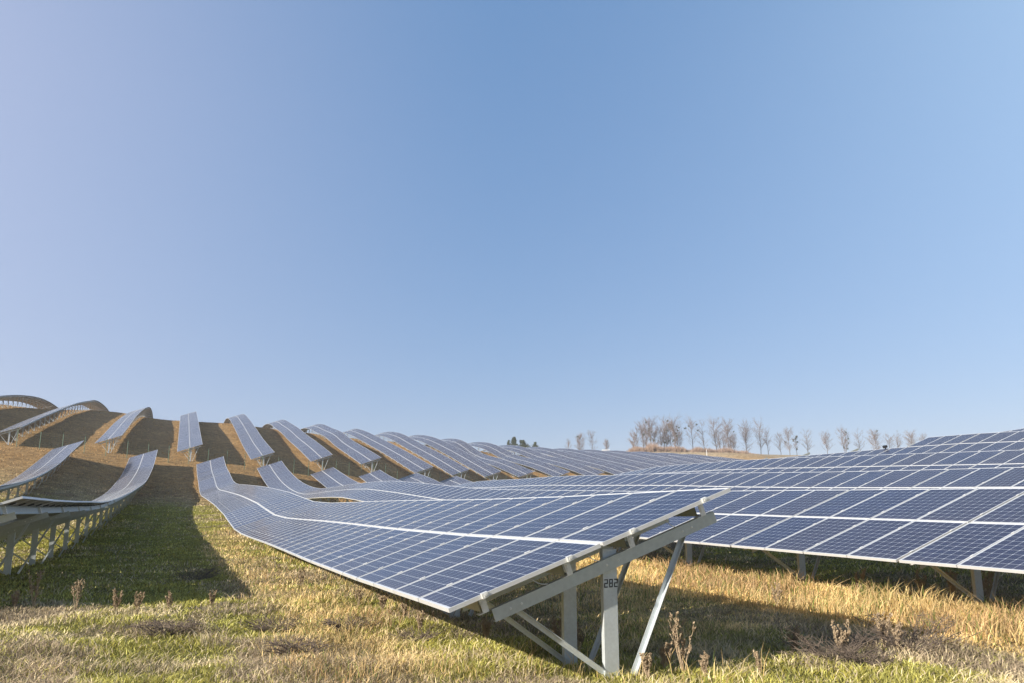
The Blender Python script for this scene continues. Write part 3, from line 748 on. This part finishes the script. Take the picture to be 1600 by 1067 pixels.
# ------------------------------------------------------------------ grass
def grass(name, N, seed, rmin, rmax, amin, amax, kind, label):
    rng = np.random.default_rng(seed)
    r = rmin*np.exp(rng.random(N)*math.log(rmax/rmin)); a = R(1)*rng.uniform(amin, amax, N)
    X = r*np.sin(a); Y = r*np.cos(a); u = X*D[0]+Y*D[1]; v = X*E[0]+Y*E[1]
    g, o, b = fields(u, v)
    keep = np.ones(N, bool)
    if kind == 'tall':
        wob = (fbm(u*.3, v*.3+7, 61, 3)-.5)*1.6; cl = sstep(.34, .60, fbm(u*1.1, v*1.1, 8, 3))
        dens = band(v+wob*.4, 9.0, 11.4, .3)*(1-sstep(60, 90, u))*(.10+.90*cl)
        dens = np.maximum(dens, .55*band(v+wob*.7, 1.5, 3.0, .3)*band(u, 8.0, 45, .6)*cl)
        dens = np.maximum(dens, .05*band(v, 2.6, 5.4, .6)*band(u, 6.6, 9.2, .8)*sstep(.45,.6,fbm(u*1.1,v*1.1,9,2)))
        dens = np.maximum(dens, .30*band(v, 3, 9, .6)*band(u, 13, 60, 1.5)*cl)
        dens = np.maximum(dens, .5*sstep(16, 20, v)*(1-sstep(60, 90, u))*cl)
        keep = rng.random(N) < dens
    if kind == 'flat': keep = rng.random(N) < np.clip(.12+.9*b+.25*o-.3*g, 0, 1)
    u, v, r, g, o, b = [q[keep] for q in (u, v, r, g, o, b)]; N = len(u)
    z = ground(u, v)
    isg = rng.random(N) < g*(1-.7*b)
    lum = rng.uniform(.55, 1.35, N)*(.55+1.25*fbm(u*1.9, v*1.9, 71, 3))
    if kind == 'flat':
        h = rng.uniform(.02, .07, N); wd = .0011+.00032*r; cup = 1.0
        sel = rng.random(N)[:, None]
        cc = np.array([.56, .46, .30])*sel+np.array([.34, .26, .18])*(1-sel); isg = np.zeros(N, bool)
        gl = o[:, None]; cc = cc*(1-gl*.6)+np.array([.74, .55, .27])*gl*.6
    elif kind == 'tall':
        h = rng.uniform(.08, .40, N)*(.6+.8*fbm(u*.7, v*.7, 12, 2)); h = h*(1-.45*band(v, .5, 3.4, .3)); wd = .0011+.00030*r; cup = .55
        c0 = np.array([.78, .61, .30]); c1 = np.array([.66, .46, .20]); c2 = np.array([.34, .20, .12])
        sel = rng.random(N)[:, None]; redd = sstep(.45, .62, fbm(u*.6, v*.6, 51, 2))[:, None]
        cb = c0*(sel)+c1*(1-sel); cb = cb*(1-.6*redd)+c2*.6*redd
        cc = np.where((rng.random(N) < .18)[:, None], np.array([.16, .21, .05]), cb)
        isg = np.zeros(N, bool)
    else:
        h = np.where(isg, rng.uniform(.03, .10, N), rng.uniform(.03, .13, N))*(.25+1.6*fbm(u*1.7, v*1.7, 14, 3)**1.3); wd = .0013+.00042*r; cup = .85
        Gs = np.array([.54, .52, .17]); Gd = np.array([.30, .26, .040]); T = np.array([.66, .55, .35]); B = np.array([.38, .30, .205]); O = np.array([.80, .58, .25])
        s_ = rng.random(N)[:, None]
        dry = T*(1-o[:, None])+O*o[:, None]; isb = (rng.random(N) < b*.85)[:, None]; dry = np.where(isb, B, dry)
        cc = np.where(isg[:, None], Gs*s_+Gd*(1-s_), dry)
        hi = sstep(70, 105, u)[:, None]; cc = cc*(1-hi)+np.array([.42, .27, .12])*hi
    cc = cc*lum[:, None]
    base = u[:, None]*D+v[:, None]*E; base[:, 2] = z+ZO-.01
    th = rng.uniform(0, 6.283, N); side = np.c_[np.cos(th), np.sin(th), np.zeros(N)]*wd[:, None]
    la = rng.uniform(0, 6.283, N); lean = rng.uniform(.1, 1.0, N)**1.2*cup*h*2.1 if kind != 'flat' else rng.uniform(.06, .24, N); wnd = .12*h*(1+.8*(fbm(u*.5, v*.5, 91, 2)-.5)); bend = np.c_[np.cos(la)*lean+wnd*.8, np.sin(la)*lean-wnd*.3, np.zeros(N)]
    mid = base+bend*.35; mid[:, 2] += h*.58; tip = base+bend; tip[:, 2] += h*rng.uniform(.8, 1.0, N)
    vs = np.stack([base-side, base+side, mid+side*.8, mid-side*.8, tip], 1).reshape(-1, 3)
    k = np.arange(N)[:, None]*5
    loops = (k+np.array([0, 1, 2, 0, 2, 3, 3, 2, 4])).ravel()
    cv = np.repeat(cc, 5, 0)
    me = big_mesh(name, vs, loops, 3, M_GRASS, cv)
    ob = bpy.data.objects.new(name, me); COL.objects.link(ob); tag(ob, label, 'grass', kind='stuff')
grass('short_grass', 800000, 1, 5.2, 105, -62, 62, 'short', 'short mixed green and dry grass covering the meadow')
grass('tall_dry_grass', 420000, 2, 6.0, 85, -50, 62, 'tall', 'tall golden dry grass standing along the low edges of the panel rows')

grass('hillside_grass', 260000, 4, 85, 300, -50, 40, 'short', 'dry brown grass tufts covering the hillside between the panel rows')
grass('flattened_straw', 420000, 3, 5.2, 60, -60, 60, 'flat', 'flattened grey and straw coloured dead grass lying in the meadow')

# ------------------------------------------------------------------ dry weeds
def weed(x, y, h, label, seed, depth=None):
    rng = random.Random(seed); r = ray(x, y)
    t = 3.0
    for _ in range(400):
        p = r*t; 
        if p[2] < float(ground(float(p@D), float(p@E))): break
        t *= 1.01
    u, v = float(p@D), float(p@E); gz = float(ground(u, v))
    m_ = MB()
    for s_ in range(rng.randint(5, 9)):
        a = rng.uniform(0, 6.28); ln = h*rng.uniform(.6, 1); d = Vector((math.cos(a)*.22, math.sin(a)*.22, 1))
        pts = [Vector((0, 0, -.03))]
        for k in range(5): pts.append(pts[-1]+(d+Vector((rng.uniform(-.12,.12), rng.uniform(-.12,.12), 0)))*ln/5)
        m_.tube(pts, [.0060,.0055,.005,.0042,.0035,.0025], 4)
        for b_ in range(9):
            t_ = rng.uniform(.35, 1)*5; i_ = min(4, int(t_)); q = pts[i_].lerp(pts[i_+1], t_-i_); a2 = rng.uniform(0, 6.28)
            e = q+Vector((math.cos(a2)*.5, math.sin(a2)*.5, .8))*h*rng.uniform(.08, .2); m_.tube([q, e], [.0035, .0018], 3)
            for c_ in range(9):
                cc = q.lerp(e, rng.uniform(.3, 1.05)); s1 = Vector((rng.uniform(-1,1), rng.uniform(-1,1), rng.uniform(-.5,1))).normalized()*.018; s2 = s1.cross(Vector((rng.random()+.1, rng.random(), .5))).normalized()*.009
                m_.add([tuple(cc-s1), tuple(cc+s2), tuple(cc+s1), tuple(cc-s2)], [(0,1,2,3)])
    o = m_.build('dry_weed', [M_WEED]); o.location = wp(u, v, gz); tag(o, label, 'weed', 'dry weed stalks in the meadow')
WEEDS = [(52,950,.62,'tallest dry branching weed at the far left, in front of the shaded grass'),(22,952,.32,'small dry weed at the left edge of the picture'),
 (118,952,.50,'dry weed with a pair of stems, second tall one from the left against the shade'),(180,957,.40,'first of a close pair of dry weeds left of the green patch'),
 (214,957,.38,'second of a close pair of dry weeds against the shade'),(264,952,.30,'single thin dry weed right of the close pair'),
 (330,945,.26,'short dry weed near the tip of the left shadow'),
 (872,1012,.42,'branching dry weed in front of the second steel post'),(905,1018,.36,'dry weed between the two steel posts'),
 (1068,1052,.62,'tall thin dry weed right of the slanted brace'),(1012,1060,.28,'low dry weed at the foot of the slanted brace'),
 (1040,1050,.36,'curled dry weed between the slanted brace and the tall thin weed'),
 (1102,1060,.26,'low dry weed at the bottom edge right of the brace'),(1190,1058,.26,'row of short dry stalks at the lower edge of the shadow'),
 (1240,1024,.34,'twiggy dry weed lying in the dark shade'),(1315,1030,.45,'bent dry weed in the shade of the middle row'),
 (1382,1012,.42,'upright dry weed near the tip of the right shadow'),(1405,1016,.34,'grey dry weed at the very tip of the right shadow'),
 (655,990,.30,'dark dead weed below the low corner of the middle row'),(1215,948,.40,'dry weed sticking up along the golden grass'),
 (1490,938,.5,'dry weed against the dark gap under the right-hand row'),(1545,940,.55,'tall dry weed in front of a post of the right-hand row'),
 (700,960,.32,'dry weed right under the low corner of the middle row'),
 (560,945,.34,'dry weed along the low edge of the middle row, fourth from its corner'),(598,958,.36,'dry weed along the low edge of the middle row, third from its corner'),
 (632,968,.34,'dry weed along the low edge of the middle row, second from its corner'),(470,915,.36,'lone dry weed by the low edge of the middle row, farthest from its corner'),
 (1440,935,.45,'pale dry weed at the dark gap under the right-hand row, left of its neighbour'),(1345,925,.42,'pale dry weed below the middle of the right-hand row'),
 (760,1000,.28,'low dry weed below the lower end of the slanted rafter')]
for i, (x, y, h, lb) in enumerate(WEEDS): weed(x, y, h, lb, 100+i)

def dead_shrub(x, y, rad, h, label, seed, mat=None):
    rng = random.Random(seed); r = ray(x, y); t = 3.0
    for _ in range(400):
        p = r*t
        if p[2] < float(ground(float(p@D), float(p@E))): break
        t *= 1.01
    u, v = float(p@D), float(p@E); gz = float(ground(u, v)); m_ = MB()
    for s_ in range(60):
        a = rng.uniform(0, 6.28); d = Vector((math.cos(a), math.sin(a), rng.uniform(.15, 1.1))).normalized(); ln = rad*rng.uniform(.5, 1.1)
        q = [Vector((math.cos(a), math.sin(a), 0))*rad*rng.uniform(0, .35)+Vector((0, 0, -.02))]
        for k in range(4): q.append(q[-1]+(d+Vector((rng.uniform(-.4,.4), rng.uniform(-.4,.4), rng.uniform(-.25,.15))))*ln/4)
        for qq in q: qq.z = min(qq.z, h)
        m_.tube(q, [.006,.005,.004,.003,.002], 4)
        for b_ in range(7):
            i_ = rng.randint(1, 3); b0 = q[i_].lerp(q[i_+1], rng.random()); e = b0+Vector((rng.uniform(-1,1), rng.uniform(-1,1), rng.uniform(-.2,.9))).normalized()*rad*rng.uniform(.1, .3); m_.tube([b0, e], [.003, .0015], 3)
    o = m_.build('dead_shrub', [M_DEAD]); o.location = wp(u, v, gz); tag(o, label, 'shrub', 'dead twiggy shrubs in the meadow')
M_DEAD = m_plain('dead_twigs', (.15, .115, .09), .9, .35, 9)
SHR = [(1420,1012,.62,.34,'wide dark dead shrub at the very tip of the right-hand shadow'),(1300,1032,.55,.40,'tangled dead shrub inside the right-hand shadow'),
 (1345,1036,.42,.26,'small dead shrub right of the tangled one in the right-hand shadow'),(425,985,.40,.22,'dark dead shrub in the sunlit turf below the left shadow'),
 (540,985,.42,.12,'flat dead shrub in the sunlit turf under the low edge of the middle row'),(305,905,.60,.36,'dead shrub inside the left shadow'),
 (650,1002,.28,.26,'thin dark dead shrub below the low corner of the middle row'),(470,1018,.38,.10,'flattened dead shrub lowest in the sunlit turf'),(262,990,.5,.12,'matted dead shrub in the turf at lower left')]
for i, (x, y, ra, h, lb) in enumerate(SHR): dead_shrub(x, y, ra, h, lb, 300+i)

# ------------------------------------------------------------------ light, sky, camera
su, sv = -.48, -2.2
s = su*D+sv*E+1.0*Z; s = s/np.linalg.norm(s)
elev = math.asin(s[2]); 
sun = bpy.data.lights.new('sun', 'SUN'); sun.energy = 5.0; sun.angle = R(.5); sun.color = (1.0, .93, .82)
so = bpy.data.objects.new('sun', sun); COL.objects.link(so); so.rotation_euler = Vector(s).to_track_quat('Z', 'Y').to_euler(); so.location = (0, 0, 60)
w = bpy.data.worlds.new('World'); sc.world = w; w.use_nodes = True; nt = w.node_tree
sky = nt.nodes.new('ShaderNodeTexSky'); sky.sky_type = 'NISHITA'; sky.sun_disc = False
sky.sun_elevation = elev; sky.sun_rotation = math.atan2(s[0], s[1])
sky.altitude = 200; sky.air_density = 1.0; sky.dust_density = .4; sky.ozone_density = 4.0
bg = nt.nodes['Background']; bg.inputs[1].default_value = .12
# milky high haze over the clear-sky model, brighter towards the sun side (left) and high on the right
geo = nt.nodes.new('ShaderNodeTexCoord'); sx = nt.nodes.new('ShaderNodeSeparateXYZ'); nt.links.new(geo.outputs['Generated'], sx.inputs[0])
def cl01(x, top=1.0): return math_(nt, 'MINIMUM', math_(nt, 'MAXIMUM', x, 0.0), top)
lf = math_(nt, 'MULTIPLY', math_(nt, 'POWER', cl01(math_(nt, 'MULTIPLY', sx.outputs[0], -2.0), 1.3), 1.5), math_(nt, 'ADD', .62, math_(nt, 'MULTIPLY', cl01(math_(nt, 'MULTIPLY', sx.outputs[2], 2.2)), .42)))
rf = math_(nt, 'MULTIPLY', math_(nt, 'POWER', cl01(math_(nt, 'MULTIPLY', sx.outputs[0], 2.0), 1.2), 2.0), cl01(math_(nt, 'MULTIPLY', sx.outputs[2], 2.0)))
KS = 1/(.12*1.464)
def vec(c, k=1.0):
    n_ = nt.nodes.new('ShaderNodeCombineXYZ')
    for i in range(3): n_.inputs[i].default_value = c[i]*k
    return n_.outputs[0]
def vmath(op, a, b=None, sc_=None):
    n_ = nt.nodes.new('ShaderNodeVectorMath'); n_.operation = op; nt.links.new(a, n_.inputs[0])
    if b is not None: nt.links.new(b, n_.inputs[1])
    if sc_ is not None: nt.links.new(sc_, n_.inputs['Scale'])
    return n_.outputs[0]
base_ = vmath('ADD', vmath('MULTIPLY', sky.outputs[0], vec((.56, .385, .30))), vec((.090, .215, .430), KS))
base_ = vmath('ADD', base_, vmath('SCALE', vec((.21, .155, .125), KS), sc_=lf))
base_ = vmath('ADD', base_, vmath('SCALE', vec((.16, .19, .19), KS), sc_=rf))
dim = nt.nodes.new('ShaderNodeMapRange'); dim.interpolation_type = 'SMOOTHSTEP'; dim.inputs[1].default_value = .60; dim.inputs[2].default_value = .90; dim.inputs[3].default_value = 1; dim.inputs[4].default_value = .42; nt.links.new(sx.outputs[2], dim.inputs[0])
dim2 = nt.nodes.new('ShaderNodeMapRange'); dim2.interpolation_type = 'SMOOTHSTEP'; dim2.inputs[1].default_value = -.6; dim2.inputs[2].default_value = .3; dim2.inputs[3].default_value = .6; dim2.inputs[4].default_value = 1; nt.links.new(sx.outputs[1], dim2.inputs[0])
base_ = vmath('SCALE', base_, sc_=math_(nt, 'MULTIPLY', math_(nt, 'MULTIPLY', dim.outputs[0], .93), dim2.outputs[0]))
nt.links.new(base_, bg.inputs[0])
hm = bpy.data.materials.new('thin_haze'); hm.use_nodes = True; hn = hm.node_tree; hn.nodes.remove(hn.nodes['Principled BSDF'])
pv = hn.nodes.new('ShaderNodeVolumePrincipled'); pv.inputs['Density'].default_value = .00045; pv.inputs['Color'].default_value = (.93, .94, .96, 1); pv.inputs['Anisotropy'].default_value = .0
hn.links.new(pv.outputs[0], hn.nodes['Material Output'].inputs['Volume'])
gx = float(np.hypot(GU, 0).max())*1.5; zlo = float(ZZ.min())+ZO-1; zhi = float(ZZ.max())+ZO+30
hb = MB(); hb.box(-gx, gx, -gx, gx, zlo, zhi); hz = hb.build('haze', [hm]); tag(hz, 'thin pale haze over the whole solar field', 'haze', kind='stuff')
cam = bpy.data.cameras.new('camera'); co = bpy.data.objects.new('camera', cam); COL.objects.link(co); sc.camera = co
cam.sensor_width = 36; cam.lens = 36*1280.72/1600; cam.clip_end = 12000; cam.clip_start = .05
co.location = (0, 0, ZO); co.rotation_euler = (math.pi/2+0.213842, 0, 0)
sc.view_settings.view_transform = 'Standard'; sc.view_settings.look = 'None'; sc.view_settings.gamma = 1
sc.view_settings.exposure = 0.68
sc.cycles.max_bounces = 6
